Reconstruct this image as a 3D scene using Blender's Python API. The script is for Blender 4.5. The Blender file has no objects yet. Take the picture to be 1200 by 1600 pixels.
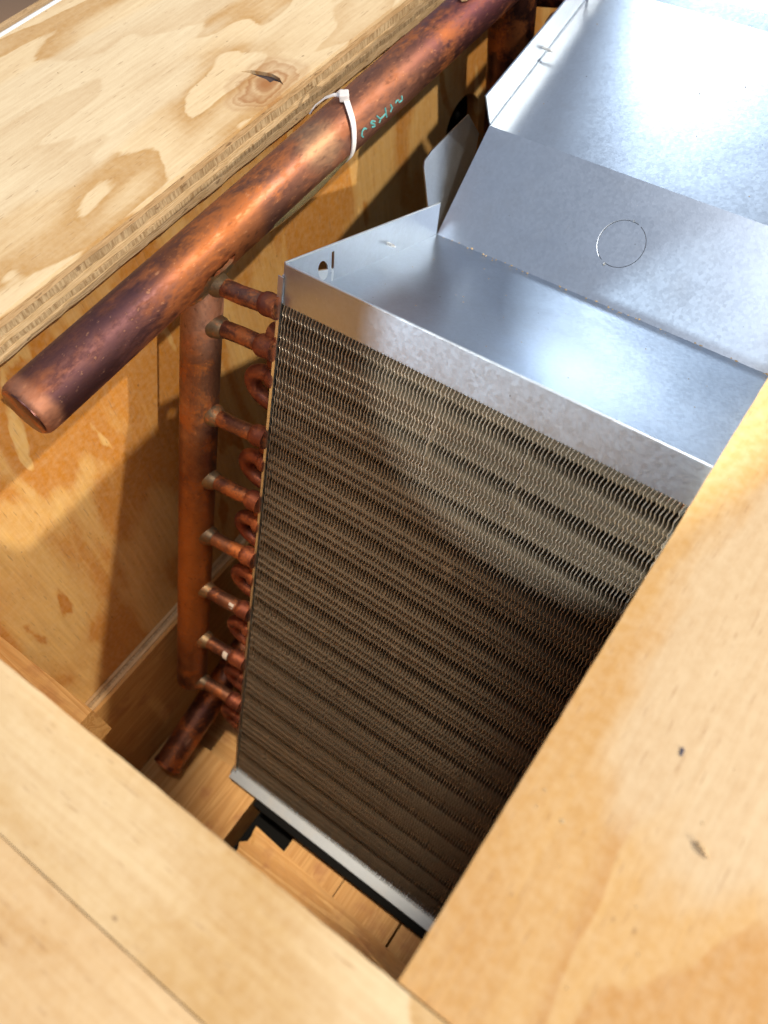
import bpy, bmesh, math, random
from mathutils import Vector, Matrix
random.seed(7)
C = bpy.context.scene.collection
SC = bpy.context.scene
S = 0.26          # metres per layout unit (camera height above the rim boards = 1 unit)
ZO = 2.95         # concrete floor is at layout z = -2.95
def W(p): return Vector((p[0]*S, p[1]*S, (p[2]+ZO)*S))

# ------------------------------------------------------------------ camera
cam_d = bpy.data.cameras.new('camera'); cam = bpy.data.objects.new('camera', cam_d); C.objects.link(cam)
RT = ((0.8123458202, 0.5810396013, -0.0498723379), (0.4706750260, -0.7037262709, -0.5321976659), (-0.3443243940, 0.4088548855, -0.8451499242))
F_PX = 1283.667
r, d, f = (Vector(v) for v in RT)
M = Matrix((( r.x, -d.x, -f.x, 0), (r.y, -d.y, -f.y, 0), (r.z, -d.z, -f.z, 0), (0, 0, 0, 1)))
cam.matrix_world = Matrix.Translation(W((0, 0, 0))) @ M
cam_d.sensor_fit = 'VERTICAL'; cam_d.sensor_height = 36; cam_d.lens = F_PX/1600*36
cam_d.clip_start = 0.01; cam_d.clip_end = 50
cam_d.dof.use_dof = True; cam_d.dof.focus_distance = 1.66*S; cam_d.dof.aperture_fstop = 8.0
SC.camera = cam

# ------------------------------------------------------------------ light
SC.view_settings.view_transform = 'Standard'; SC.view_settings.look = 'None'
SC.view_settings.exposure = 0.24; SC.view_settings.gamma = 1.0; SC.view_settings.use_curve_mapping = False
wd = bpy.data.worlds.new('World'); SC.world = wd; wd.use_nodes = True
wd.node_tree.nodes['Background'].inputs[0].default_value = (0.60, 0.66, 0.78, 1)
wd.node_tree.nodes['Background'].inputs[1].default_value = 0.52
def aim(o, frm, to):
    o.location = W(frm); o.rotation_euler = (W(to)-W(frm)).to_track_quat('-Z', 'Y').to_euler()
def lamp(name, kind, frm, to, power, col, **kw):
    l = bpy.data.lights.new(name, kind); l.energy = power; l.color = col
    for k, v in kw.items(): setattr(l, k, v)
    o = bpy.data.objects.new(name, l); C.objects.link(o); aim(o, frm, to); return o
# key work lamp high on the right, behind the coil
lamp('key_lamp', 'SPOT', (-0.888+7.2, 0.837+5.75, -1.03+9.2), (-0.888, 0.837, -1.03), 330, (1, .88, .70), spot_size=math.radians(40), spot_blend=.4, shadow_soft_size=.045)
# second work lamp, low on the right side, skimming over the rim board
lamp('side_lamp', 'SPOT', (6.8, -1.2, 2.1), (-1.0, .75, -1.2), 100, (1, .90, .74), spot_size=math.radians(36), spot_blend=.4, shadow_soft_size=.03)
# cool ceiling panel over the crate
lamp('ceiling_lamp', 'AREA', (.35, -.4, 5.2), (-0.9, 0.9, -1.0), 6, (.97, .97, 1.0), shape='RECTANGLE', size=.12, size_y=1.2)
# added spot from the back left; cone edge shapes the top panel's bright patch
lamp('patch_spot', 'SPOT', (-1.55, 4.55, 0.62), (-.30, 1.85, -1.1), 46, (.72, .86, 1.0), spot_size=math.radians(13.5), spot_blend=.02, shadow_soft_size=.03)
# unseen fill spot, added to brighten the near end of the crate
lamp('pit_fill_spot', 'SPOT', (-.50, .40, 3.4), (-.60, .44, -2.2), 112, (1, .84, .62), spot_size=math.radians(10.4), spot_blend=.7, shadow_soft_size=.03)
# small lamp in front, reaching over the front board
lamp('front_lamp', 'SPOT', (-1.75, -1.75, .35), (-.36, .78, -1.08), 108, (.72, .88, 1.0), spot_size=math.radians(11.2), spot_blend=.06, shadow_soft_size=.01)

# ------------------------------------------------------------------ node helpers
class NT:
    def __init__(s, name):
        s.m = bpy.data.materials.new(name); s.m.use_nodes = True
        s.t = s.m.node_tree; s.t.nodes.clear()
        s.out = s.t.nodes.new('ShaderNodeOutputMaterial'); s.b = s.t.nodes.new('ShaderNodeBsdfPrincipled')
        s.t.links.new(s.b.outputs[0], s.out.inputs[0])
    def n(s, ty, **kw):
        o = s.t.nodes.new('ShaderNode'+ty)
        for k, v in kw.items(): setattr(o, k, v)
        return o
    def l(s, a, b): s.t.links.new(a, b)
    def put(s, sock, v):
        if hasattr(v, 'is_output'): s.l(v, sock)
        else: sock.default_value = v
    def set(s, **kw):
        for k, v in kw.items(): s.put(s.b.inputs[k.replace('_', ' ')], v)
    def math(s, op, a, b=None, c=None, clamp=False):
        o = s.n('Math', operation=op, use_clamp=clamp)
        for i, v in enumerate((a, b, c)):
            if v is not None: s.put(o.inputs[i], v)
        return o.outputs[0]
    def coord(s):
        g = s.n('NewGeometry'); return g.outputs['Position']
    def obj(s): return s.n('TexCoord').outputs['Object']
    def mapp(s, v, loc=(0, 0, 0), rot=(0, 0, 0), sc=(1, 1, 1)):
        o = s.n('Mapping'); s.l(v, o.inputs[0]); o.inputs[1].default_value = loc; o.inputs[2].default_value = rot; o.inputs[3].default_value = sc
        return o.outputs[0]
    def noise(s, v, sc, det=3, rough=.5, dist=0, lac=2):
        o = s.n('TexNoise'); s.l(v, o.inputs['Vector']); o.inputs['Scale'].default_value = sc; o.inputs['Detail'].default_value = det
        o.inputs['Roughness'].default_value = rough; o.inputs['Distortion'].default_value = dist; o.inputs['Lacunarity'].default_value = lac
        return o.outputs[0]
    def vor(s, v, sc, feat='F1', out='Distance', rnd=1):
        o = s.n('TexVoronoi', feature=feat); s.l(v, o.inputs['Vector']); o.inputs['Scale'].default_value = sc; o.inputs['Randomness'].default_value = rnd
        return o.outputs[out]
    def ramp(s, v, stops, interp='LINEAR'):
        o = s.n('ValToRGB'); s.l(v, o.inputs[0]); cr = o.color_ramp; cr.interpolation = interp
        while len(cr.elements) < len(stops): cr.elements.new(.5)
        for e, (p, c) in zip(cr.elements, stops):
            e.position = p; e.color = (c, c, c, 1) if isinstance(c, (int, float)) else (*c, 1)
        return o.outputs[0]
    def mix(s, fac, a, b, mode='MIX'):
        o = s.n('Mix', data_type='RGBA', blend_type=mode)
        s.put(o.inputs[0], fac)
        for sock, v in ((o.inputs[6], a), (o.inputs[7], b)):
            if isinstance(v, tuple): v = (*v[:3], 1)
            s.put(sock, v)
        return o.outputs[2]
    def bump(s, h, st=.3, dist=.001, normal=None):
        o = s.n('Bump'); s.l(h, o.inputs['Height']); o.inputs['Strength'].default_value = st; o.inputs['Distance'].default_value = dist
        if normal: s.l(normal, o.inputs['Normal'])
        return o.outputs[0]
    def blob(s, pos, c, rad, soft=.5, warp=None):
        """1 inside an ellipsoid round layout point c, falling to 0"""
        w = W(c); v = s.mapp(pos, loc=tuple(-w[i]/(rad[i]*S) for i in range(3)), sc=tuple(1/(q*S) for q in rad))
        o = s.n('VectorMath', operation='LENGTH'); s.l(v, o.inputs[0]); q = o.outputs['Value']
        if warp is not None: q = s.math('ADD', q, warp)
        mr = s.n('MapRange', interpolation_type='SMOOTHSTEP'); s.l(q, mr.inputs[0])
        mr.inputs[1].default_value = 1-soft; mr.inputs[2].default_value = 1+soft; mr.inputs[3].default_value = 1; mr.inputs[4].default_value = 0
        return mr.outputs[0]

# ------------------------------------------------------------------ materials
def plywood(name, axis, seed, pale=(.78, .60, .36), tan=(.62, .40, .185), dark=(.42, .22, .075), K=3.2, knot=None, patches=(), scale=1.0, gl=.38, figs=None):
    """rotary-cut softwood face: sawtooth contour figure stretched along axis"""
    t = NT(name); p = t.coord()
    st = [1.0, 1.0, 1.0]; st[axis] = .36
    v = t.mapp(p, loc=(seed*1.7, seed*.9, seed*2.3), sc=tuple(st))
    wn = t.noise(v, 60*scale, 3, .6)
    base = t.noise(v, 17*scale, 1.5, .45, .9)
    h = t.math('MULTIPLY_ADD', base, K, t.math('MULTIPLY', wn, .30))
    if knot:
        for c, rad, k in knot: h = t.math('MULTIPLY_ADD', t.blob(p, c, rad, .95), k, h)
    fine = t.mapp(p, loc=(seed, 0, 0), sc=tuple(.06 if i == axis else 1 for i in range(3)))
    fz = t.noise(fine, 420, 3, .6)
    h2 = t.math('MULTIPLY_ADD', fz, .10, h)
    fr = t.math('FRACT', h2)
    fig = t.ramp(fr, figs or [(0, .0), (.22, .04), (.55, .30), (.80, .80), (.945, 1), (.985, .05)])
    col = t.mix(fig, pale, tan)
    for c, rad, amt, pc in patches:
        w = t.math('MULTIPLY_ADD', t.noise(v, 26, 3, .55), 1.1, -.55)
        col = t.mix(t.math('MULTIPLY', t.blob(p, c, rad, .10, w), amt), col, pc)
    big = t.ramp(t.noise(v, 4, 2), [(.35, 0), (.7, 1)])
    col = t.mix(t.math('MULTIPLY', big, .22), col, tan)
    strk = t.ramp(fz, [(.3, 0), (.75, 1)])
    col = t.mix(t.math('MULTIPLY', strk, .34), col, dark)
    por = t.ramp(t.noise(t.mapp(p, loc=(seed, 2, 1), sc=tuple(.12 if i == axis else 1 for i in range(3))), 700, 2, .5), [(.66, 0), (.70, 1)])
    col = t.mix(t.math('MULTIPLY', por, .38), col, (.30, .15, .06))
    mott = t.ramp(t.noise(p, 260, 3, .6), [(.35, 0), (.7, 1)])
    col = t.mix(t.math('MULTIPLY', mott, .16), col, (.86, .72, .50))
    sp = t.ramp(t.vor(t.mapp(p, sc=tuple(.6 if i == axis else 1 for i in range(3))), 95), [(.035, 1), (.075, 0)])
    spm = t.ramp(t.noise(p, 30, 1), [(.52, 0), (.60, 1)])
    col = t.mix(t.math('MULTIPLY', t.math('MULTIPLY', sp, spm), .6), col, (.16, .08, .04))
    if knot:
        c, rad, k = knot[0]; w = W(c); rd = (.085, .12, .5)
        o = t.n('VectorMath', operation='LENGTH'); t.l(t.mapp(p, loc=tuple(-w[i]/(rd[i]*S) for i in range(3)), sc=tuple(1/(q*S) for q in rd)), o.inputs[0])
        q = t.math('ADD', o.outputs['Value'], t.math('MULTIPLY_ADD', t.noise(p, 55, 3), .9, -.45))
        rg = t.ramp(q, [(0, .95), (.22, .75), (.34, .25), (.46, .80), (.52, .25), (.64, .55), (.70, .15), (.85, .28), (1, 0)])
        col = t.mix(rg, col, (.36, .145, .04))
    hh = t.math('ADD', t.math('MULTIPLY', fz, .5), t.math('MULTIPLY', t.noise(p, 900, 2), .5))
    t.set(Base_Color=col, Roughness=t.math('MULTIPLY_ADD', mott, .15, .48), Normal=t.bump(hh, .28, .0006), Specular_IOR_Level=gl)
    return t.m
def raw_edge(name, col, dk, axis, hatch):
    """sawn edge of a ply: end grain hatch or long grain streaks"""
    t = NT(name); p = t.coord()
    if hatch:
        v = t.mapp(p, rot=(.5, 0, 0), sc=(1, 1, .16)); n = t.noise(v, 700, 3, .7)
    else:
        v = t.mapp(p, sc=tuple(.04 if i == axis else 1 for i in range(3))); n = t.noise(v, 1500, 3, .6)
    blot = t.noise(p, 60, 3, .6)
    c = t.mix(t.ramp(n, [(.38, 0), (.66, 1)]), col, dk)
    c = t.mix(t.ramp(blot, [(.45, 0), (.7, .5)]), c, dk)
    spk = t.ramp(t.noise(t.mapp(p, sc=(1, .35, 1)), 330, 2), [(.66, 0), (.72, .7)])
    c = t.mix(spk, c, (.17, .10, .05))
    t.set(Base_Color=c, Roughness=.8, Normal=t.bump(n, .7, .0008), Specular_IOR_Level=.2)
    return t.m
def pine(name, axis, seed, a=(.60, .35, .13), b=(.46, .23, .065), sc=70):
    t = NT(name); p = t.coord()
    st = [1., 1., 1.]; st[axis] = .05
    v = t.mapp(p, loc=(seed, seed*.3, 0), sc=tuple(st)); n = t.noise(v, sc, 2, .5, 1.0)
    w = t.math('FRACT', t.math('MULTIPLY', n, 7))
    c = t.mix(t.ramp(w, [(0, 0), (.7, .8), (.95, 1), (1, .1)]), a, b)
    fz = t.noise(v, 900, 3, .6)
    c = t.mix(t.math('MULTIPLY', t.ramp(fz, [(.4, 0), (.7, 1)]), .3), c, (.30, .15, .05))
    bl = t.ramp(t.noise(p, 45, 3, .6), [(.56, 0), (.72, .6)])
    c = t.mix(bl, c, (.33, .13, .05))
    t.set(Base_Color=c, Roughness=.6, Normal=t.bump(fz, .3, .0006), Specular_IOR_Level=.3)
    return t.m
def metal(name, base, rough, rvar=.12, bump=.12, sc=420, spang=.10, dirt=.0, met=1.0):
    t = NT(name); p = t.coord()
    n = t.noise(p, sc, 2, .6); n2 = t.noise(p, 34, 3, .55)
    sp = t.n('TexVoronoi', feature='F1'); t.l(t.mapp(p), sp.inputs['Vector']); sp.inputs['Scale'].default_value = sc*.55
    bw = t.n('RGBToBW'); t.l(sp.outputs['Color'], bw.inputs[0])
    k = t.math('MULTIPLY_ADD', bw.outputs[0], spang, 1-spang*.5)
    c = t.mix(1.0, base, t.n('CombineColor').outputs[0], 'MULTIPLY') if False else None
    hsv = t.n('HueSaturation'); hsv.inputs['Color'].default_value = (*base, 1); t.l(k, hsv.inputs['Value'])
    c = hsv.outputs[0]
    if dirt:
        c = t.mix(t.math('MULTIPLY', t.ramp(t.noise(p, 55, 4, .65), [(.5, 0), (.75, 1)]), dirt), c, (.36, .31, .25))
        dk = t.ramp(t.vor(p, 120), [(.03, 1), (.06, 0)])
        c = t.mix(t.math('MULTIPLY', t.math('MULTIPLY', dk, t.ramp(t.noise(p, 25, 1), [(.5, 0), (.6, 1)])), .7), c, (.08, .07, .06))
        lt = t.ramp(t.vor(t.mapp(p, loc=(3, 1, 2)), 150), [(.025, 1), (.05, 0)])
        c = t.mix(t.math('MULTIPLY', t.math('MULTIPLY', lt, t.ramp(t.noise(t.mapp(p, loc=(5, 5, 5)), 22, 1), [(.5, 0), (.6, 1)])), .6), c, (.95, .93, .88))
    rg = t.math('ADD', t.math('MULTIPLY_ADD', n2, rvar, rough-rvar*.5), t.math('MULTIPLY_ADD', bw.outputs[0], .04, -.02))
    t.set(Base_Color=c, Metallic=met, Roughness=rg, Normal=t.bump(n, bump, .0004))
    return t.m
def copper(name, seed, *a, stretch=(1, 1, 1), **k):
    return copper_(name, seed, stretch, *a, **k)
def copper_(name, seed, stretch, clean=(.62, .29, .18), ox=(.12, .055, .05), orange=(.62, .21, .06), amt=.5, rough=.34, spots=(), red=0):
    t = NT(name); p = t.coord(); v = t.mapp(p, loc=(seed, seed*2, seed*.5), sc=stretch)
    a = t.noise(v, 26, 4, .62, .8); b = t.noise(v, 62, 4, .65, .4); g = t.noise(v, 480, 3, .7)
    c = t.mix(t.ramp(t.math('MULTIPLY_ADD', g, .25, a), [(.75-amt*.55, 0), (.95-amt*.35, 1)]), clean, ox)
    om = t.ramp(t.math('MULTIPLY_ADD', g, .45, b), [(.70, 0), (.86, 1)])
    c = t.mix(t.math('MULTIPLY', om, .75), c, orange)
    rr = t.math('MULTIPLY_ADD', om, .22, rough)
    for cc, rad, k, col in spots:
        m = t.math('MULTIPLY', t.blob(p, cc, rad, .55, t.math('MULTIPLY_ADD', b, 1.6, -.8)), k)
        gm = t.math('MULTIPLY', m, t.ramp(g, [(.34, .7), (.56, 1)]))
        c = t.mix(gm, c, col); rr = t.math('MULTIPLY_ADD', gm, .12, rr)
    sp = t.ramp(g, [(.63, 0), (.70, 1)])
    c = t.mix(t.math('MULTIPLY', sp, .38), c, (.66, .36, .20))
    dk = t.ramp(t.noise(v, 300, 2, .6), [(.62, 0), (.70, 1)])
    c = t.mix(t.math('MULTIPLY', dk, .35), c, (.07, .035, .03))
    if red: c = t.mix(red, c, (.26, .075, .04))
    t.set(Base_Color=c, Metallic=.92, Roughness=rr, Normal=t.bump(g, .14, .0005))
    return t.m
def flat(name, col, rough=.5, met=0, **kw):
    t = NT(name); p = t.coord(); n = t.noise(p, 300, 3, .6)
    c = t.mix(t.math('MULTIPLY', t.ramp(n, [(.35, 0), (.7, 1)]), .2), col, tuple(q*.6 for q in col))
    t.set(Base_Color=c, Roughness=rough, Metallic=met, **kw); return t.m

PATCH = (.63, .49, .31)
M_LEFT = plywood('ply_face_left', 1, 3.1, pale=(.86, .69, .43), tan=(.56, .33, .12), K=3.3,
                 knot=[((-1.262, 1.235, -1), (.13, .22, .5), .8), ((-1.40, 1.11, -1), (.11, .15, .5), .75)],
                 patches=[((-1.60, .75, -1), (.20, .70, .5), .65, (.84, .72, .50)), ((-1.30, 1.55, -1), (.13, .25, .5), .5, (.82, .69, .46))])
M_RIGHT = plywood('ply_face_right', 1, 14.9, pale=(.60, .37, .14), tan=(.50, .255, .07), K=2.8,
                  patches=[((.27, .72, -1), (.30, .44, .5), .95, PATCH)])
M_FRONT = plywood('ply_face_front', 0, 6.2, pale=(.74, .57, .34), tan=(.55, .34, .13), K=2.4)
M_FRONT2 = plywood('ply_face_front_outer', 0, 8.9, pale=(.72, .52, .29), tan=(.52, .29, .10), K=2.4)
M_WALL = plywood('ply_wall', 2, 21.7, pale=(.84, .54, .19), tan=(.60, .24, .03), dark=(.40, .16, .03), K=2.6, scale=1.25, figs=[(0, .0), (.16, .05), (.40, .35), (.55, .9), (.93, 1), (.975, .05)])
M_WALL2 = plywood('ply_wall_inner', 0, 27.0, pale=(.72, .45, .18), tan=(.58, .30, .08), K=3)
M_E1 = raw_edge('edge_long', (.62, .43, .24), (.42, .26, .12), 1, False)
M_E2 = raw_edge('edge_end', (.56, .42, .25), (.27, .17, .08), 1, True)
M_E3 = raw_edge('edge_pale', (.70, .52, .31), (.50, .33, .16), 1, False)
M_E4 = raw_edge('edge_long_x', (.60, .42, .23), (.40, .25, .12), 0, False)
M_PINE_X = pine('pine_x', 0, 1.5); M_PINE_Y = pine('pine_y', 1, 4.2); M_PINE_B = pine('pine_b', 0, 9.2, a=(.62, .37, .14), b=(.50, .26, .08), sc=50)
M_ENDG = raw_edge('pine_end', (.62, .42, .2), (.40, .22, .09), 1, True)
M_GALV = metal('galvanised', (.54, .60, .68), .31, .07, .04, 1100, .08, .10)
M_GALV_E = metal('galvanised_bright', (.78, .82, .85), .30, .1, .08)
M_FIN = metal('fin_aluminium', (.65, .55, .43), .31, .1, .05, 300, .1, met=.85)
M_PIPE = copper('copper_pipe', 2.0, stretch=(1, .4, 1), clean=(.30, .13, .078), amt=.68, rough=.40, spots=[
    ((-1.06, .50, -1.05), (.16, .20, .16), .95, (.11, .05, .055)), ((-1.02, .78, -1.08), (.10, .10, .12), .6, (.42, .14, .04)),
    ((-1.04, .90, -1.06), (.10, .055, .12), .7, (.45, .16, .055)), ((-1.04, .97, -1.11), (.05, .035, .05), .9, (.06, .035, .035)),
    ((-1.05, 1.30, -1.05), (.2, .28, .2), .75, (.38, .165, .10)), ((-1.06, 1.16, -1.03), (.06, .05, .05), .3, (.70, .50, .28)),
    ((-1.10, 1.80, -1.03), (.1, .25, .05), .8, (.20, .07, .09)), ((-1.05, .36, -1.08), (.12, .02, .12), .9, (.48, .22, .13))])
M_HEAD = copper('copper_header', 5.0, clean=(.40, .20, .11), amt=.6, rough=.45, orange=(.50, .17, .035), spots=[
    ((-1.06, .76, -1.16), (.08, .09, .09), .7, (.56, .33, .24)), ((-1.06, .49, -1.9), (.1, .2, .3), .75, (.62, .23, .05))])
M_STUB = copper('copper_stub', 8.0, clean=(.34, .165, .10), amt=.62, rough=.40)
M_BEND = copper('copper_bend', 9.0, clean=(.24, .09, .055), amt=.6, rough=.5, red=.5)
M_DARKCU = copper('copper_dark', 12.0, clean=(.30, .13, .10), amt=.8, rough=.36)
M_BRAZE = copper('braze', 14.0, clean=(.32, .23, .13), ox=(.13, .09, .06), amt=.5, rough=.5)
M_TUBE = copper('copper_tube', 15., clean=(.75, .42, .25), amt=.2, rough=.35)
M_BLACK = flat('shade_black', (.006, .006, .006), .85, Specular_IOR_Level=.08)  # matte black, stands in for shade in gaps and recesses
M_TIE = NT('nylon'); M_TIE.set(Base_Color=(.80, .77, .76, 1), Roughness=.42, Subsurface_Weight=.25, Subsurface_Radius=(.002, .002, .002)); M_TIE = M_TIE.m
M_FILM = NT('film'); M_FILM.set(Base_Color=(.85, .78, .50, 1), Roughness=.18, Transmission_Weight=.75, IOR=1.3); M_FILM = M_FILM.m
M_INK = flat('teal_ink', (.11, .38, .37), .5)
M_FLOOR = flat('floor_concrete', (.42, .25, .14), .7)
M_WHITE = flat('white_plastic', (.80, .82, .84), .35)
M_CHALK = flat('chalk_mark', (.55, .48, .42), .8)
M_CHIP = flat('sawdust', (.55, .40, .22), .8)
M_STEEL = metal('screw_steel', (.75, .75, .74), .28, .1, .05)
M_DARKHOLE = flat('knot_heart', (.07, .05, .05), .8)
M_CHAN = metal('dull_zinc', (.24, .265, .30), .5, .1, .06, 900, .1, .2)
M_BEIGE = metal('grey_sheet', (.50, .47, .42), .45, .1, .1, 420, .1, .2)

# ------------------------------------------------------------------ object helpers
def thing(name, label, cat, at, group=None):
    o = bpy.data.objects.new(name, None); C.objects.link(o); o.location = W(at); o.empty_display_size = .02
    o['label'] = label; o['category'] = cat
    if group: o['group'] = group
    return o
def tag(o, label, cat, group=None, kind=None):
    if label: o['label'] = label
    if cat: o['category'] = cat
    if group: o['group'] = group
    if kind: o['kind'] = kind
    return o
def root_loc(o):
    v = Vector()
    while o: v += o.location; o = o.parent
    return v
def link(name, bm, mat, parent=None, smooth=False, at=None, bev=0):
    """layout-unit bmesh -> one mesh object; verts relative to its origin"""
    if bev: bmesh.ops.bevel(bm, geom=[e for e in bm.edges if e.is_manifold and e.calc_face_angle(0) > .6], offset=bev, segments=2, profile=.6, affect='EDGES')
    base = root_loc(parent) if parent else (W(at) if at else Vector())
    for v in bm.verts: v.co = W(v.co) - base
    bmesh.ops.recalc_face_normals(bm, faces=bm.faces)
    me = bpy.data.meshes.new(name); bm.to_mesh(me); bm.free()
    for m in (mat if isinstance(mat, (list, tuple)) else [mat]): me.materials.append(m)
    if smooth:
        for p in me.polygons: p.use_smooth = True
        if hasattr(me, 'set_sharp_from_angle'): me.set_sharp_from_angle(angle=math.radians(38))
    o = bpy.data.objects.new(name, me); C.objects.link(o)
    if parent: o.parent = parent
    elif at: o.location = W(at)
    return o
def box(lo, hi, bm=None):
    bm = bm or bmesh.new(); vs = [bm.verts.new((x, y, z)) for x in (lo[0], hi[0]) for y in (lo[1], hi[1]) for z in (lo[2], hi[2])]
    for q in ((0, 1, 3, 2), (4, 6, 7, 5), (0, 4, 5, 1), (2, 3, 7, 6), (0, 2, 6, 4), (1, 5, 7, 3)): bm.faces.new([vs[i] for i in q])
    return bm
def sheet(outer, th, holes=(), bm=None):
    """planar polygon (3-D points, optional holes) thickened by vector th"""
    b2 = bmesh.new(); ed = []
    for loop in (outer, *holes):
        vs = [b2.verts.new(p) for p in loop]
        ed += [b2.edges.new((vs[i], vs[(i+1) % len(vs)])) for i in range(len(vs))]
    bmesh.ops.triangle_fill(b2, edges=ed, use_beauty=True, use_dissolve=False)
    r_ = bmesh.ops.extrude_face_region(b2, geom=list(b2.faces))
    bmesh.ops.translate(b2, verts=[g for g in r_['geom'] if isinstance(g, bmesh.types.BMVert)], vec=Vector(th))
    if bm is None: return b2
    me = bpy.data.meshes.new('tmp'); b2.to_mesh(me); b2.free(); bm.from_mesh(me); bpy.data.meshes.remove(me); return bm
def tube(pts, rad, seg=20, bm=None, caps=True):
    """tube swept along pts; rad number or list"""
    bm = bm or bmesh.new(); pts = [Vector(p) for p in pts]; rings = []
    rr = rad if isinstance(rad, (list, tuple)) else [rad]*len(pts)
    t0 = (pts[1]-pts[0]).normalized(); u = t0.orthogonal().normalized()
    for i, p in enumerate(pts):
        t_ = (pts[min(i+1, len(pts)-1)]-pts[max(i-1, 0)]).normalized()
        u = (u - t_*u.dot(t_)).normalized(); v = t_.cross(u)
        rings.append([bm.verts.new(p+(u*math.cos(a)+v*math.sin(a))*rr[i]) for a in (2*math.pi*k/seg for k in range(seg))])
    for a, b in zip(rings, rings[1:]):
        for k in range(seg): bm.faces.new((a[k], a[(k+1) % seg], b[(k+1) % seg], b[k]))
    if caps: bm.faces.new(rings[0][::-1]); bm.faces.new(rings[-1])
    return bm
def strip(pts, wdir, w, th, bm=None):
    """flat ribbon along pts: width along wdir(i), thickness th along normal"""
    bm = bm or bmesh.new(); pts = [Vector(p) for p in pts]; prev = None
    for i, p in enumerate(pts):
        t_ = (pts[min(i+1, len(pts)-1)]-pts[max(i-1, 0)]).normalized(); wv = Vector(wdir); wv = (wv-t_*wv.dot(t_)).normalized(); n = t_.cross(wv)
        cur = [bm.verts.new(p+wv*w*.5*a+n*th*.5*b) for a, b in ((-1, -1), (1, -1), (1, 1), (-1, 1))]
        if prev:
            for k in range(4): bm.faces.new((prev[k], prev[(k+1) % 4], cur[(k+1) % 4], cur[k]))
        else: bm.faces.new(cur[::-1])
        prev = cur
    bm.faces.new(prev); return bm
def lerp(a, b, t): return Vector(a)*(1-t)+Vector(b)*t

# ------------------------------------------------------------------ ground
g = bmesh.new(); q = 40
bm = box((-q, -q, -3.2), (q, q, -2.95)); o = link('floor', bm, M_FLOOR, at=(0, 0, -2.95)); tag(o, None, None, kind='structure')

# ------------------------------------------------------------------ crate
crate = thing('shipping_crate', 'open plywood crate with wide rim boards around the coil and copper pipes', 'crate', (-.6, 1.2, -2.95))
WX = -1.215
def ply_board(name, x0, x1, y0, y1, zt, th, face, mats, fr, edge_axis, jit=.0016, top_extra=None, label=None):
    """rim board of separate veneers; the sawn inner edge is ragged"""
    root = bpy.data.objects.new(name, None); C.objects.link(root); root.parent = crate; root.location = W(((x0+x1)/2, (y0+y1)/2, zt))-root_loc(crate)
    if label: root['label'] = label
    z = zt
    for k, fk in enumerate(fr):
        t_ = th*fk; off = random.uniform(-1, 1)*jit*.9 if k else 0
        n = 150; L = []
        for i in range(n+1):
            s = i/n; j = off+random.uniform(-1, 1)*jit*(.5 if k == 0 else 1)
            if edge_axis == 'x1': L.append((x1+j, y0+(y1-y0)*s, z))
            elif edge_axis == 'x0': L.append((x0-j, y1+(y0-y1)*s, z))
            else: L.append((x0+(x1-x0)*s, y1+j, z))
        if edge_axis == 'x1': L += [(x0, y1, z), (x0, y0, z)]
        elif edge_axis == 'x0': L += [(x1, y0, z), (x1, y1, z)]
        else: L += [(x1, y0, z), (x0, y0, z)]
        holes = (top_extra or ()) if k == 0 else ()
        b = sheet(L, (0, 0, -(t_-.0009)), holes)
        link('veneer' if k == 0 else 'ply', b, face if k == 0 else mats[k % len(mats)], root)
        z -= t_
    return root
crack = [(-1.3407, 1.2413), (-1.3238, 1.2586), (-1.2974, 1.2669), (-1.274, 1.2721), (-1.2481, 1.2672), (-1.2235, 1.2505), (-1.2378, 1.2548), (-1.2527, 1.2531), (-1.2553, 1.243), (-1.2705, 1.2482), (-1.2905, 1.2479), (-1.3188, 1.2485)]
lb = ply_board('rim_board', -1.935, -1.205, -.25, 3.05, -1.0, .083, M_LEFT, [M_E1, M_E1, M_E2, M_E3, M_E2, M_E3], [.11, .17, .20, .17, .14, .21], 'x1',
               top_extra=[[(x, y, -1.0) for x, y in crack]], label='rim board with a dark split knot and ragged ply edge')
b = sheet([(x, y, -1.0083) for x, y in [(-1.36, 1.21), (-1.36, 1.30), (-1.211, 1.30), (-1.211, 1.21)]], (0, 0, -.0006)); link('knot_heart', b, M_DARKHOLE, lb)
ply_board('rim_board', -.053, 1.15, .014, 3.05, -1.0, .083, M_RIGHT, [M_E1, M_E2, M_E3], [.14, .2, .24, .2, .22], 'x0', jit=.0008, label='broad rim board with a pale worn patch and scattered specks')
ply_board('rim_board', -1.95, 1.15, -.1335, .012, -.994, .089, M_FRONT, [M_E4], [.14, .2, .24, .2, .22], 'y1', jit=.0010, label='narrow pale rim board along the near edge')
ply_board('rim_board', -1.95, 1.15, -1.0, -.1352, -.9955, .088, M_FRONT2, [M_E4], [.14, .2, .24, .2, .22], 'y1', jit=.0006, label='outer rim board in front, cropped by the frame')
# white edging along the far side of the left rim board
link('edge_trim', tube([(-1.946, -.25, -1.004), (-1.946, 3.05, -1.004)], .0065, 10), M_WHITE, crate, True)
link('edge_trim', box((-2.01, -.25, -1.06), (-1.96, 3.05, -1.012)), M_E1, crate)
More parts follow.
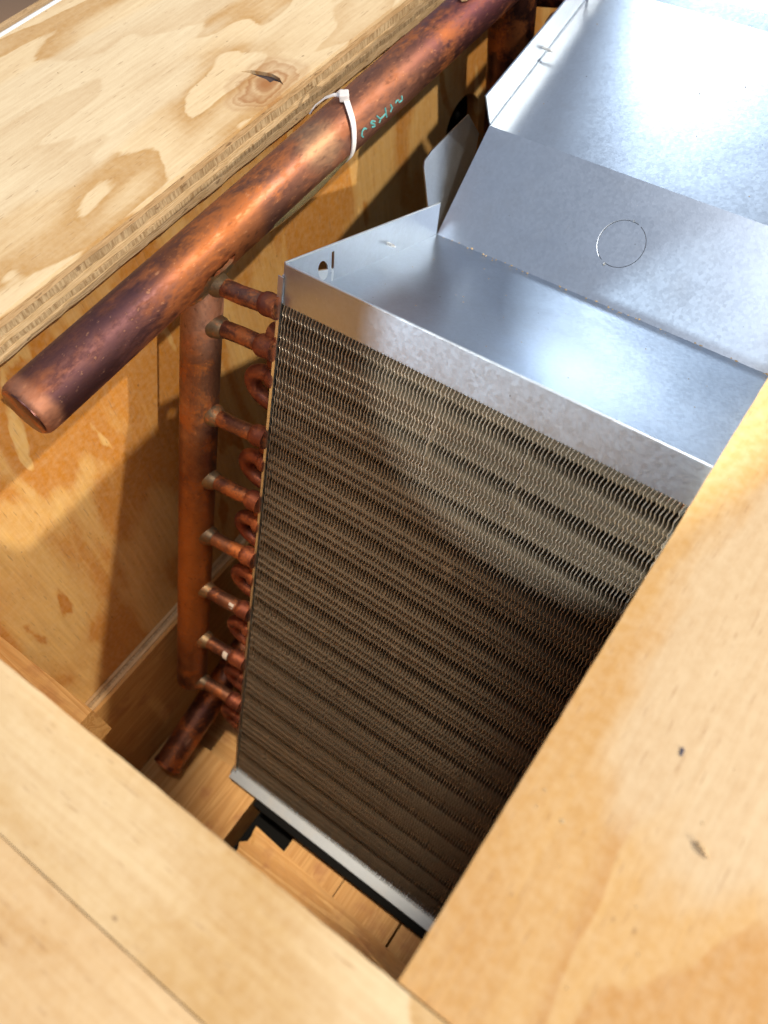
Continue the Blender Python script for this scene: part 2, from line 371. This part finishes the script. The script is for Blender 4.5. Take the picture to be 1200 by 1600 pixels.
# side walls
hole = [(WX, 1.885, -1.62), (WX, 1.885, -1.49)]+[(WX, 1.978-.093*math.cos(a), -1.49+.088*math.sin(a)) for a in (math.pi*k/16 for k in range(1, 16))]+[(WX, 2.071, -1.49), (WX, 2.071, -1.62)]
b = sheet([(WX, -.12, -2.948), (WX, 3.02, -2.948), (WX, 3.02, -1.0845), (WX, -.12, -1.0845)], (-.040, 0, 0), [hole]); link('side_panel', b, M_WALL, crate)
link('hole_back', box((-1.60, 1.70, -1.9), (-1.2565, 2.3, -1.2)), M_BLACK, crate)  # black box added behind the hole to stand for its shaded depth
link('side_panel', box((-.045, .014, -2.948), (.03, 3.02, -1.0845)), M_WALL2, crate)
link('side_panel', box((-1.212, -.12, -2.948), (.03, -.002, -1.0845)), M_WALL2, crate)
link('side_panel', box((-1.212, 3.0, -2.948), (.03, 3.08, -1.0)), M_WALL2, crate)
# plywood kick strip along the foot of the left wall: its plies show on the top edge
ks = bpy.data.objects.new('kick_strip', None); C.objects.link(ks); ks.parent = crate; ks.location = W((-1.19, 1, -2.4))-root_loc(crate)
for k, (xa, xb, dz) in enumerate([(-1.2135, -1.2035, 0), (-1.2030, -1.1925, -.004), (-1.192, -1.181, .001), (-1.1805, -1.169, -.003)]):
    link('ply' if k < 3 else 'veneer', box((xa, .0, -2.67), (xb, 3.0, -2.176+dz)), [M_E1, M_E2, M_E3, M_PINE_Y][k], ks)
link('corner_cleat', box((-1.2135, .0005, -1.78), (-.899, .057, -1.655)), M_PINE_B, crate, bev=.004)
# floor boards
for k, (xa, xb) in enumerate([(-.638, -.437), (-.4335, -.2285), (-.2205, -.05)]):
    link('floor_board', box((xa, .0, -2.82), (xb, .185+.01*(k == 0), -2.72+.002*k)), M_PINE_Y, crate, bev=.003)
link('floor_board', box((-1.2, .22, -2.82), (-.05, 3.0, -2.745)), M_PINE_X, crate)
link('skid', box((-1.165, .0, -2.95), (-.05, .12, -2.83)), M_PINE_X, crate)
link('skid', box((-1.165, 2.7, -2.95), (-.05, 2.9, -2.83)), M_PINE_X, crate)

# loose timbers in the pit
tb = thing('timber_block', 'square pine block under the end of the lower copper pipe', 'block', (-1.0, .1, -2.82))
b = box((-1.166, .0005, -2.82), (-.8005, .2185, -2.66)); link('block_body', b, M_PINE_Y, tb, bev=.012)
bt = thing('pine_batten', 'loose pine batten with a rough broken end lying along the near inside of the crate', 'batten', (-.4, .05, -2.71))
a0, a1 = Vector((-.7105, .1215, -2.55)), Vector((-.06, .0745, -2.55)); wv = Vector((-.07, -1, 0)).normalized()*.095
b = bmesh.new(); n = 26; rows = []
endj = [(random.uniform(-.012, .010), random.uniform(-.012, .004)) for _ in range(7)]
for i in range(n+1):
    row = []
    for j in range(7):
        p = lerp(a0, a1, i/n)+wv*(j/6)
        if i == 0: p += Vector((endj[j][0], 0, endj[j][1]*.5))
        p.z += random.uniform(-.0012, .0012)
        row.append(b.verts.new(p))
    rows.append(row)
low = [[b.verts.new(v.co+Vector((random.uniform(-.01, .01) if i == 0 else 0, 0, -.16))) for v in row] for i, row in enumerate(rows)]
for i in range(n):
    for j in range(6):
        b.faces.new((rows[i][j], rows[i][j+1], rows[i+1][j+1], rows[i+1][j])); b.faces.new((low[i][j], low[i+1][j], low[i+1][j+1], low[i][j+1]))
    for j in (0, 6): b.faces.new((rows[i][j], rows[i+1][j], low[i+1][j], low[i][j]))
for j in range(6):
    for i in (0, n): b.faces.new((rows[i][j], rows[i][j+1], low[i][j+1], low[i][j]))
link('batten_body', b, M_PINE_B, bt)

# ------------------------------------------------------------------ coil unit
X0 = -.888; XR = -.056
DC = Vector((0, .3685, .9296)).normalized()        # up along the leaning coil face
DN = Vector((0, .9296, -.3685))                    # into the coil
FLp = Vector((X0, .8111, -1.1072)); FRM = Vector((X0, .8372, -1.0314))
TB = Vector((X0, 1.3477, -1.3163)); FD = Vector((X0, 1.568, -1.157)); FE = Vector((X0, 2.0635, -1.0539))
BOT = Vector((X0, .2164, -2.6081)); LEN = (FLp-BOT).length
coil = thing('cooling_coil_unit', 'leaning finned cooling coil with galvanised sheet metal top and brown copper headers', 'cooling coil', (-.5, .6, -2.72))
def face_pt(u, v, dpt): return Vector((u, FLp.y, FLp.z))-DC*v+DN*dpt
NR = 16.5; PR = LEN/NR
# fins: four slightly different blanks, then copies
def fin_mesh(var, bent=0.0, at_v=.12, wid=.10):
    rnd = random.Random(50+var); bm = bmesh.new(); nv = 430; dl = [0, .002, .0045, .0075, .0105, .014, .018, .024, .075]; rows = []
    ph = rnd.uniform(0, .6)
    lowf = [rnd.uniform(-1, 1) for _ in range(14)]
    for i in range(nv+1):
        v = .0015+(LEN-.004)*i/nv; row = []
        rp = (v/PR) % 1.0
        wob = sum(a*math.sin((k+1)*1.9*v/LEN*3+k*1.3+var) for k, a in enumerate(lowf))*.00020
        wave = .00150*math.sin(2*math.pi*v/PR*4+ph)+.0006*math.sin(2*math.pi*v/PR*4*2.03+ph*2)
        band = math.exp(-((rp-.5)/.18)**2)          # flat seat round the tube row: one looks straight in here
        sway = .0056*(1-1.85*band)
        wave *= 1-.45*band
        bb = bent*math.exp(-((v-at_v)/wid)**2)
        row.append(bm.verts.new(Vector((wave+wob+bb-.0006*band-.0008, 0, 0))-DC*v+DN*.0004))
        for dd in dl:
            x = wave*(1 if dd < .012 else .6)+wob+sway*(1-math.cos(min(dd, .018)/.018*math.pi))*.5-.0006*band*(dd < .003)+bb*math.exp(-dd/.008)
            row.append(bm.verts.new(Vector((x, 0, 0))-DC*v+DN*dd))
        rows.append(row)
    for a, c in zip(rows, rows[1:]):
        for j in range(len(dl)): bm.faces.new((a[j], a[j+1], c[j+1], c[j]))
    for v in bm.verts: v.co = v.co*S
    me = bpy.data.meshes.new('fin'); bm.to_mesh(me); bm.free(); me.materials.append(M_FIN)
    for p in me.polygons: p.use_smooth = True
    return me
blanks = [fin_mesh(k) for k in range(5)]+[fin_mesh(7, .003), fin_mesh(8, -.0025), fin_mesh(9, .0024, .62, .03), fin_mesh(10, -.0022, .70, .04), fin_mesh(11, .0026, .95, .025), fin_mesh(12, -.0024, .38, .03)]
NF = 106; pitch = (XR-X0-.006)/NF
BENT = {4: 5, 47: 6, 71: 6, 13: 7, 14: 7, 15: 8, 29: 7, 36: 9, 37: 9, 52: 8, 53: 8, 60: 10, 61: 10, 83: 10, 84: 9, 21: 9, 7: 8}
fin0 = bpy.data.objects.new('fin', blanks[0])
for i in range(NF):
    o = fin0 if i == 0 else fin0.copy()
    o.data = blanks[BENT.get(i, random.randrange(5))]
    C.objects.link(o); o.parent = coil
    o.location = W((X0+.0035+pitch*(i+random.uniform(-.06, .06)), FLp.y, FLp.z))-root_loc(coil)
for k in range(17):
    v = PR*(k+.5)
    if v > LEN-.01: break
    link('coil_tube', tube([face_pt(X0-.006, v, .080), face_pt(XR+.004, v, .080)], .019, 14), M_TUBE, coil, True)
# dark back of the fin pack
link('pack_core', sheet([face_pt(X0+.006, .003, .13), face_pt(XR, .003, .13), face_pt(XR, LEN-.003, .13), face_pt(X0+.006, LEN-.003, .13)], DN*.02), M_BLACK, coil)
# end plates
for xx, nm in ((X0-.0042, 'end_plate'), (XR, 'end_plate')):
    t_ = (.004, 0, 0)
    link(nm, sheet([Vector((xx, p.y, p.z)) for p in (face_pt(0, -.058, -.003), face_pt(0, LEN+.004, -.003), face_pt(0, LEN+.004, .20), face_pt(0, -.02, .20))], t_), M_GALV_E, coil)
link('end_flange', sheet([face_pt(X0-.0110, -.055, -.0045), face_pt(X0+.0018, -.055, -.0045), face_pt(X0+.0012, .02, -.0045), face_pt(X0+.0005, LEN+.002, -.0045), face_pt(X0-.0046, LEN+.002, -.0045), face_pt(X0-.0060, .05, -.0045)], DN*-.0022), M_GALV_E, coil)
# bottom channel
ch = bmesh.new()
b1 = [Vector((0, BOT.y+.03, BOT.z+.001)), Vector((0, .1885, -2.6185)), Vector((0, .1870, -2.632)), Vector((0, .1900, -2.632)), Vector((0, .1912, -2.6225)), Vector((0, BOT.y+.03, BOT.z-.004))]
pa = [ch.verts.new((X0-.012, p.y, p.z)) for p in b1]; pb = [ch.verts.new((XR+.01, p.y, p.z)) for p in b1]
for i in range(6): ch.faces.new((pa[i], pa[(i+1) % 6], pb[(i+1) % 6], pb[i]))
ch.faces.new(pa); ch.faces.new(pb[::-1]); link('bottom_channel', ch, M_CHAN, coil, bev=.0008)
link('gasket_shade', box((X0+.1, .168, -2.70), (XR, .24, -2.640)), M_BLACK, coil)  # gasket pushed forward, its black standing for the shade under the channel
link('gap_shade', box((-.80, .02, -2.84), (-.64, .215, -2.80)), M_BLACK, crate)  # added black slab in place of the shade in the floor gap
link('bottom_bracket', sheet([(X0-.016, .20, -2.66), (X0-.016, .20, -2.615), (X0-.016, .46, -2.47), (X0-.016, .62, -2.47), (X0-.016, .62, -2.66)], (.004, 0, 0)), M_BEIGE, coil)
link('drain_pan', box((X0-.01, .40, -2.742), (XR, 1.6, -2.66)), M_BEIGE, coil)

# ---- top sheet metal
TH = .0036
tp = bpy.data.objects.new('top_pan', None); C.objects.link(tp); tp.parent = coil; tp.location = W(FLp)-root_loc(coil)
def ext(a, b_, th, x0=X0, x1=XR, nm='panel', mat=M_GALV, parent=tp, holes=()):
    return link(nm, sheet([Vector((x0, a[1], a[2])), Vector((x1, a[1], a[2])), Vector((x1, b_[1], b_[2])), Vector((x0, b_[1], b_[2]))], th, holes), mat, parent)
nl = Vector((0, .9454, -.3255))
link('front_lip', sheet([FLp+Vector((.0015, 0, 0)), Vector((XR, FLp.y, FLp.z)), Vector((XR, FRM.y, FRM.z)), Vector((X0+.0045, FRM.y, FRM.z)), Vector((X0, FRM.y-.002, FRM.z-.005))], nl*TH), M_GALV, tp, bev=.0009)
link('lip_hem', tube([FRM+Vector((.003, .0012, .0)), Vector((XR, FRM.y+.0012, FRM.z))], .0026, 8), M_GALV_E, tp, True)
nt = Vector((0, .363, .932))
ext(FLp+nl*TH, TB, -nt*TH, nm='pan_floor')
fa, fb = FRM+Vector((0, .003, 0)), Vector((X0, 1.3604, -1.2379))
up = (fb-TB)
oval = [Vector((X0, .9372+.0185*math.cos(a)*.8-.003*math.sin(a), -1.121+.024*math.sin(a))) for a in (2*math.pi*k/20 for k in range(20))]
slot = [(X0, .9690, -1.098), (X0, .9770, -1.101), (X0, .9640, -1.166), (X0, .9560, -1.163)]
fl = link('side_flange', sheet([FLp+nl*TH+Vector((0, 0, -.002)), TB+Vector((0, -.004, -.002)), fb, fa], (-TH, 0, 0), [oval, slot]), M_GALV, tp)
link('flange_hem', tube([fa+Vector((-.0018, 0, .0005)), fb+Vector((-.0018, 0, .0005))], .0023, 8), M_GALV_E, tp, True)
# knockout panel, with its ring cut through, bridged by two nibs
kc = Vector((-.475, 1.4559, -1.2381)); kd = (FD-TB).normalized(); kn = Vector((0, -kd.z, kd.y))
ring = lambda rr, a0, a1, m: [kc+Vector((math.cos(a)*rr, 0, 0))+kd*math.sin(a)*rr for a in (a0+(a1-a0)*k/m for k in range(m+1))]
gaps = []
for s0, s1 in ((math.radians(74), math.radians(243)), (math.radians(251), math.radians(426))):
    gaps.append(ring(.0524, s0, s1, 30)+ring(.0512, s1, s0, 30))
ext(TB, FD, -kn*TH, nm='knockout_panel', holes=gaps)
link('knockout_burr', tube(ring(.0530, math.radians(76), math.radians(232), 30), .0012, 6), M_GALV_E, tp, True)
link('knockout_nib', tube([kc+kd*.051+kn*.0005, kc+kd*.056+kn*.0012], .0022, 6), M_GALV_E, tp, True)
link('knockout_nib', tube([kc-kd*.051+Vector((-.014, 0, 0))+kn*.0005, kc-kd*.0555+Vector((-.016, 0, 0))+kn*.0022], .0030, 6), M_GALV_E, tp, True)
td = (FE-FD).normalized(); tn = Vector((0, -td.z, td.y))
ext(FD, FE, -tn*TH, nm='top_panel')
ext(FE+tn*.0, FE+Vector((0, .047, .0145)), -tn*TH, nm='top_step')
ext(FE+Vector((0, .047, .0145)), FE+Vector((0, .055, .002)), -tn*TH, nm='rear_bead', mat=M_GALV)
ext(FE+Vector((0, .055, .002)), FE+Vector((0, .42, .075)), -tn*TH, nm='rear_panel')
# left flange of the top panel, cut back with a small notch
FT = Vector((X0, 1.5451, -1.0733))
link('top_flange', sheet([FD+Vector((0, .002, 0)), FT, Vector((X0, 1.9720, -1.0060)), Vector((X0, 2.004, -1.066))], (-TH, 0, 0)), M_GALV, tp)
link('top_flange', sheet([Vector((X0, 2.022, -1.062)), Vector((X0, 1.990, -1.004)), Vector((X0, 2.4, -.93)), Vector((X0, 2.4, -.97))], (-TH, 0, 0)), M_GALV, tp)
link('flange_seam', tube([FD+Vector((.002, .003, .001)), Vector((X0+.002, 2.0, -1.0660))], .0022, 6), M_GALV, tp, True)
link('side_post', sheet([(-.912, 1.6230, -1.235), (-.912, 1.6430, -1.233), (-.912, 1.640, -1.118), (-.912, 1.6100, -1.135)], (-TH, 0, 0)), M_GALV, tp)
BX = -.93
bf = [(1.352, -1.36), (1.356, -1.255), (1.386, -1.180), (1.396, -1.171), (1.4282, -1.1655), (1.5879, -1.1625), (1.604, -1.2143), (1.5, -1.30), (1.43, -1.36)]
link('side_baffle', sheet([(-.938-(z+1.21)*.42, y, z) for y, z in bf], (-TH, 0, -.0012)), M_GALV, tp)
link('side_baffle', sheet([(X0-.008, 1.30, -2.4), (X0-.008, 2.9, -2.4), (X0-.008, 2.9, -1.15), (X0-.008, 2.05, -1.15), (X0-.008, 1.66, -1.25), (X0-.008, 1.36, -1.42)], (-.004, 0, 0)), M_BLACK, tp)
# self-tapping screw points coming through the sheet
def screw(at, dirv, ln, rad=.0042):
    dv = Vector(dirv).normalized(); pts = []; rr = []; n = 34
    for k in range(n+1):
        s = k/n; pts.append(Vector(at)+dv*ln*s); base = rad*(1 if s < .7 else 1-(s-.7)/.3*.85); rr.append(base*(1.0 if k % 3 == 0 else .72))
    link('screw', tube(pts, rr, 10), M_STEEL, tp, True)
screw((X0-.003, 1.150, -1.2037), (1, .05, -.05), .026); screw((X0-.002, 1.80, -1.085), (1, .0, -.10), .032)

# ---- copper manifold
PA = Vector((-1.09, .3502, -1.0925)); PD = Vector((0, .9996, .0283)); PRD = .0565
pp = [PA+PD*s for s in (-.004, .0, .006, .016, .03, .5, 1.0, 1.5, 2.0, 2.6)]
pm = link('main_pipe', tube(pp, [PRD*.90, PRD*.955, PRD*.985, PRD*.998, PRD]+[PRD]*5, 56), M_PIPE, coil, True)
capb = bmesh.new()
for k in range(1, 6): pass
capb = tube([PA+PD*-.0075, PA+PD*-.0062, PA+PD*-.002], [PRD*.84, PRD*.87, PRD*.885], 40); link('pipe_cap', capb, M_DARKCU, pm, True)
HT = Vector((-1.08, .7947, -1.109)); HD = (Vector((-1.08, .3245, -2.3077))-HT).normalized(); HR = .0438
h0 = HT-HD*.03; hl = 1.335
head = link('header', tube([h0+HD*s for s in (0, .05, .3, .6, .9, 1.2, hl-.012, hl-.004, hl+.006, hl+.010)], [HR]*7+[HR*.94, HR*.72, HR*.4], 44), M_HEAD, coil, True)
# brazed saddle where the header meets the main pipe
sad = bmesh.new(); m_ = 44; rings = []
Uh = HD.orthogonal().normalized(); Vh = HD.cross(Uh)
for j, (rr_, lift) in enumerate(((HR*1.03, .010), (HR*1.05, .003), (HR*1.22, -.006), (HR*1.42, -.010))):
    rg = []
    for k in range(m_):
        a = 2*math.pi*k/m_; base = HT+(Uh*math.cos(a)+Vh*math.sin(a))*rr_
        # slide along the header until the point meets the pipe surface
        bp_ = base-PA; bp_ -= PD*bp_.dot(PD); hd = HD-PD*HD.dot(PD)
        A_ = hd.dot(hd); B_ = 2*bp_.dot(hd); R_ = PRD+.0025 if j == 2 else PRD+(.0005 if j == 3 else .002); C_ = bp_.dot(bp_)-R_*R_
        D_ = B_*B_-4*A_*C_; tt = (-B_+math.sqrt(max(D_, 0)))/(2*A_)
        rg.append(sad.verts.new(base+HD*(tt+max(lift, -.001)+random.uniform(-.001, .001))))
    rings.append(rg)
for a, c in zip(rings, rings[1:]):
    for k in range(m_): sad.faces.new((a[k], a[(k+1) % m_], c[(k+1) % m_], c[k]))
link('braze_saddle', sad, M_BRAZE, head, True)
stubs = [-1.122, -1.2075, -1.4116, -1.5834, -1.7511, -1.9328, -2.1217, -2.3000]
SR = .0190
for i, z in enumerate(stubs):
    y = HT.y+(z-HT.z)*.3923; a = Vector((-1.08, y, z)); e = Vector((X0-.004, y+.014, z+.006))
    dv = (e-a).normalized(); s_ = a+dv*(HR-.006); jj = random.uniform(-.003, .003)
    b = tube([s_, lerp(s_, e, .4)+Vector((0, jj, jj*.5)), e], SR*random.uniform(.95, 1.05), 24); st = link('stub_tube', b, M_STUB, head, True)
    b = tube([a+dv*(HR-.010), a+dv*(HR+.002), a+dv*(HR+.010), a+dv*(HR+.018)], [SR*random.uniform(1.3, 1.55), SR*random.uniform(1.22, 1.42), SR*random.uniform(1.1, 1.25), SR*1.02], 24); link('braze_collar', b, M_BRAZE, head, True)
    k0 = .72+random.uniform(-.04, .04)
    pts = [lerp(s_, e, q_) for q_ in (k0, k0+.05, k0+.10, k0+.18, 1.0)]
    link('socket', tube(pts, [SR*1.04, SR*1.25, SR*1.30, SR*1.24, SR*1.28], 24), M_BEND, coil, True)
    if i in (5, 6): 
        pb_ = bmesh.new(); w_ = Vector((.35, -.75, .55)); w_ = (w_-dv*w_.dot(dv)).normalized(); x_ = dv.cross(w_); pv = []
        for q_ in (k0-.13, k0-.03):
            pv.append([pb_.verts.new(lerp(s_, e, q_)+(w_*math.cos(a_)+x_*math.sin(a_))*SR*1.07) for a_ in (math.radians(d_+random.uniform(-4, 4)) for d_ in (-38, -20, 0, 18, 34))])
        for k_ in range(4): pb_.faces.new((pv[0][k_], pv[0][k_+1], pv[1][k_+1], pv[1][k_]))
        link('paint_mark', pb_, M_CHALK, head, True)
# return bends and open tube ends on the end plate
vv = [(z-FLp.z)/-DC.z for z in stubs]
for i in range(len(vv)):
    v0 = vv[i]+.068 if i else vv[0]+.062
    if i == 0: link('tube_end', tube([face_pt(X0-.002, v0, .015), face_pt(X0-.030, v0, .015)], [SR*1.2, SR*1.1], 20), M_BEND, coil, True); continue
    v1 = v0+.082; dd0, dd1 = .012, .034
    c0, c1 = face_pt(X0-.004, v0, dd0), face_pt(X0-.004, v1, dd1); mid = (c0+c1)/2; half = (c1-c0)/2
    pts = [c0]+[mid-half*math.cos(a)+Vector((-.022-.050*math.sin(a), 0, 0)) for a in (math.pi*k/14 for k in range(15))]+[c1]
    link('return_bend', tube(pts, SR*.95, 18), M_BEND, coil, True)
    for cc in (c0, c1): link('socket', tube([cc, cc+Vector((-.012, 0, 0)), cc+Vector((-.020, 0, 0))], [SR*1.3, SR*1.32, SR*1.05], 20), M_BEND, coil, True)
    link('socket', tube([face_pt(X0-.004, v0-.030, .022), face_pt(X0-.022, v0-.030, .022), face_pt(X0-.030, v0-.030, .022)], [SR*1.1, SR*1.1, SR*.8], 16), M_BEND, coil, True)
    for q_, dd in ((v0+.02, .10), (v0+.10, .115)):
        link('tube_end', tube([face_pt(X0-.002, q_, dd), face_pt(X0-.034, q_, dd)], [SR*1.25, SR*1.1], 16), M_BEND, coil, True)
# lower pipe, capped
la = Vector((-1.08, .1075, -2.600)); ld = Vector((0, .953, .30)).normalized(); LR = .0445
lp = link('lower_pipe', tube([la+ld*s for s in (0, .1, .5, 1.0, 1.6)], LR, 40), M_STUB, coil, True)
link('pipe_cap', tube([la-ld*.010, la-ld*.008, la+ld*.004], [LR*.98, LR*1.07, LR*1.05], 40), M_DARKCU, lp, True)
# second header at the far end with its bend
p0 = Vector((-1.085, 1.995, -1.05)); h2 = link('header', tube([p0, p0+Vector((0, .02, -.6)), p0+Vector((0, .05, -1.4))], .062, 36), M_DARKCU, coil, True)
link('stub_tube', tube([p0+Vector((.03, .06, -.055)), p0+Vector((.13, .09, -.05)), p0+Vector((.25, .12, -.05))], .034, 22), M_DARKCU, h2, True)
link('return_bend', tube([Vector((-.93, 2.06, -1.20))+Vector((-.075*math.sin(a)-.0, .05-.05*math.cos(a), .0)) for a in (math.pi*k/12 for k in range(13))], .032, 22), M_BEND, coil, True)

# handwriting on the pipe (follows the pipe surface)
UU = Vector((1, 0, 0)); VV = Vector((0, -.0283, .9996))
strokes = [[(0.9387, 6.7), (0.9326, 11.3), (0.9239, 9.0), (0.9199, 1.7), (0.925, -5.2)], [(0.9701, 5.6), (0.9612, 12.1), (0.9556, 10.0), (0.9671, 1.1), (0.9686, -4.8), (0.9563, 0.4)], [(0.979, 13.7), (0.989, 0.3), (0.9847, -6.0)], [(0.989, 0.3), (1.0004, 0.6), (1.0102, 1.5), (1.0112, 14.1)], [(1.0102, 1.5), (1.0124, -8.4)], [(1.0304, 11.4), (1.0338, 1.2), (1.0273, -5.2)], [(1.0479, 4.0), (1.0517, 8.0), (1.0585, 5.6), (1.0616, -1.8), (1.0729, -1.7), (1.0725, 8.2)]]
b = bmesh.new()
for s_ in strokes:
    pts = []
    for (ya, ta), (yb, tb_) in zip(s_, s_[1:]):
        for k in range(4): pts.append((ya+(yb-ya)*k/4, ta+(tb_-ta)*k/4))
    pts.append(s_[-1]); P3 = [PA+PD*y+(UU*math.cos(math.radians(t_))+VV*math.sin(math.radians(t_)))*(PRD+.0004) for y, t_ in pts]
    tube(P3, [.0020*random.uniform(.8, 1.2) for _ in P3], 6, b)
link('handwriting', b, M_INK, pm)

# ------------------------------------------------------------------ zip tie and film on the pipe
zt = thing('cable_tie', 'white nylon cable tie looped around the big copper pipe', 'cable tie', tuple(PA+PD*.92))
def around(y, t_, rr): return PA+PD*y+(UU*math.cos(math.radians(t_))+VV*math.sin(math.radians(t_)))*rr
ctl = [(-150, .905), (-60, .884), (-13, .885), (13, .8915), (41, .904), (86, .9400), (133, .975), (180, .985)]
def yat(t_):
    for (ta, ya), (tb_, yb) in zip(ctl, ctl[1:]):
        if ta <= t_ <= tb_:
            k = (t_-ta)/(tb_-ta); return ya+(yb-ya)*k
ysm = lambda t_: sum(yat(max(-150, min(180, t_+q_))) for q_ in range(-24, 25, 6))/9
pts = [around(ysm(t_), t_, PRD+.0022+.004*math.exp(-((t_-40)/25)**2)+.004*math.exp(-((t_-86)/22)**2)) for t_ in range(-150, 180, 6)]
link('strap', strip(pts, PD, .0132, .0028), M_TIE, zt, True)
hd_ = around(.938, 86, PRD+.010)
hb = box((-.0105, -.0125, -.0075), (.0105, .0125, .0075)); bmesh.ops.rotate(hb, verts=hb.verts, matrix=Matrix.Rotation(math.radians(38), 3, 'Z'))
for v in hb.verts: v.co += hd_
link('tie_head', hb, M_TIE, zt, bev=.003)
link('tail', strip([around(.936, 90, PRD+.010), around(.930, 104, PRD+.012), around(.920, 120, PRD+.012), around(.908, 138, PRD+.012), around(.896, 156, PRD+.011)], PD, .0105, .0026), M_TIE, zt, True)
fb_ = bmesh.new(); prev = None
for k in range(25):
    s = k/24; y = .62+.265*s; drop = .010*math.sin(math.pi*s)**.8; cur = []
    for t_, rr in ((-20, PRD+.0012), (-42, PRD+.0015+drop*.4), (-58, PRD+.003+drop*.8), (-75, PRD+.004+drop)):
        cur.append(fb_.verts.new(around(y, t_, rr)))
    if prev:
        for j in range(3): fb_.faces.new((prev[j], prev[j+1], cur[j+1], cur[j]))
    prev = cur
r_ = bmesh.ops.solidify(fb_, geom=list(fb_.faces), thickness=.0012)
fo = link('plastic_film', fb_, M_FILM, None, True, at=tuple(PA+PD*.75)); tag(fo, 'thin yellowish plastic film sagging under the copper pipe below the cable tie', 'plastic film')

# ------------------------------------------------------------------ debris
def lump(c, sz, rnd, bm, el=1.0):
    m_ = [bm.verts.new((c[0]+dx*sz*rnd.uniform(.6, 1.2)*el, c[1]+dy*sz*rnd.uniform(.6, 1.2), c[2]+dz*sz*rnd.uniform(.6, 1.1))) for dx, dy, dz in ((1, 0, .1), (0, 1, .1), (-1, 0, .1), (0, -1, .1), (0, 0, .9), (0, 0, -.05))]
    for a, b_, c_ in ((0, 1, 4), (1, 2, 4), (2, 3, 4), (3, 0, 4), (1, 0, 5), (2, 1, 5), (3, 2, 5), (0, 3, 5)): bm.faces.new((m_[a], m_[b_], m_[c_]))
rnd = random.Random(3); b = bmesh.new()
for k in range(46):
    x = X0+.02+(XR-X0-.03)*rnd.random()**.9; p = TB+(-nt*0); lump((x, TB.y-.004-abs(rnd.gauss(0, .006)), TB.z+.004+.002), rnd.uniform(.0012, .0034), rnd, b, rnd.uniform(.8, 1.8))
for k in range(26):
    s = rnd.random(); p = lerp(FLp+nl*TH, TB, s); lump((X0+.8*rnd.random(), p.y, p.z), rnd.uniform(.0008, .0018), rnd, b, 1.3)
for k in range(20):
    s = rnd.random(); p = lerp(FD, FE, s); lump((X0+.8*rnd.random(), p.y, p.z), rnd.uniform(.0010, .0022), rnd, b, 1.3)
tag(link('sawdust', b, M_CHIP, at=tuple(TB)), 'sawdust crumbs scattered on the galvanised sheet', 'sawdust', kind='stuff')
b = bmesh.new()
for k in range(60): lump((rnd.uniform(-.04, .5), rnd.uniform(.03, .9), -.9997), rnd.uniform(.0008, .0024), rnd, b, rnd.uniform(.7, 1.6))
for k in range(24): lump((rnd.uniform(-1.8, -1.23), rnd.uniform(.4, 1.7), -.9997), rnd.uniform(.0008, .002), rnd, b, 1.5)
tag(link('wood_dust', b, M_CHIP, at=(.2, .4, -1)), 'pale dust specks on the plywood rim boards', 'dust', kind='stuff')
b = bmesh.new()
for k, (y_, s_) in enumerate(((-.011, .35), (-.004, 1), (.004, .9), (.012, .3))): pass
b = tube([(.1400, .3215, -.9965), (.146, .3200, -.9952), (.153, .3168, -.9955), (.1605, .3130, -.9975)], [.001, .0032, .0028, .0008], 7)
tag(link('wood_splinter', b, M_E3, at=(.15, .317, -1)), 'curled wood splinter lying on the pale patch of the broad right rim board', 'splinter')
b = bmesh.new(); 
for k in range(3): lump((.0874+rnd.uniform(-.003, .003), .4063+rnd.uniform(-.003, .003), -.9995), .0034, rnd, b)
tag(link('plastic_crumb', b, flat('blue_grey', (.05, .06, .12), .5), at=(.0874, .4063, -1)), 'tiny dark blue crumb on the broad right rim board', 'crumb')
cr = bmesh.new(); bmesh.ops.create_icosphere(cr, subdivisions=2, radius=.017)
pc = PA+PD*1.40+Vector((.012, 0, PRD+.006))
for v in cr.verts: v.co = Vector((v.co.x*1.0, v.co.y*1.5, v.co.z*.6))*rnd.uniform(.75, 1.15)+pc
tag(link('foam_crumb', cr, M_E3, at=tuple(pc)), 'pale crumb of wood stuck on top of the copper pipe near its far end', 'crumb')
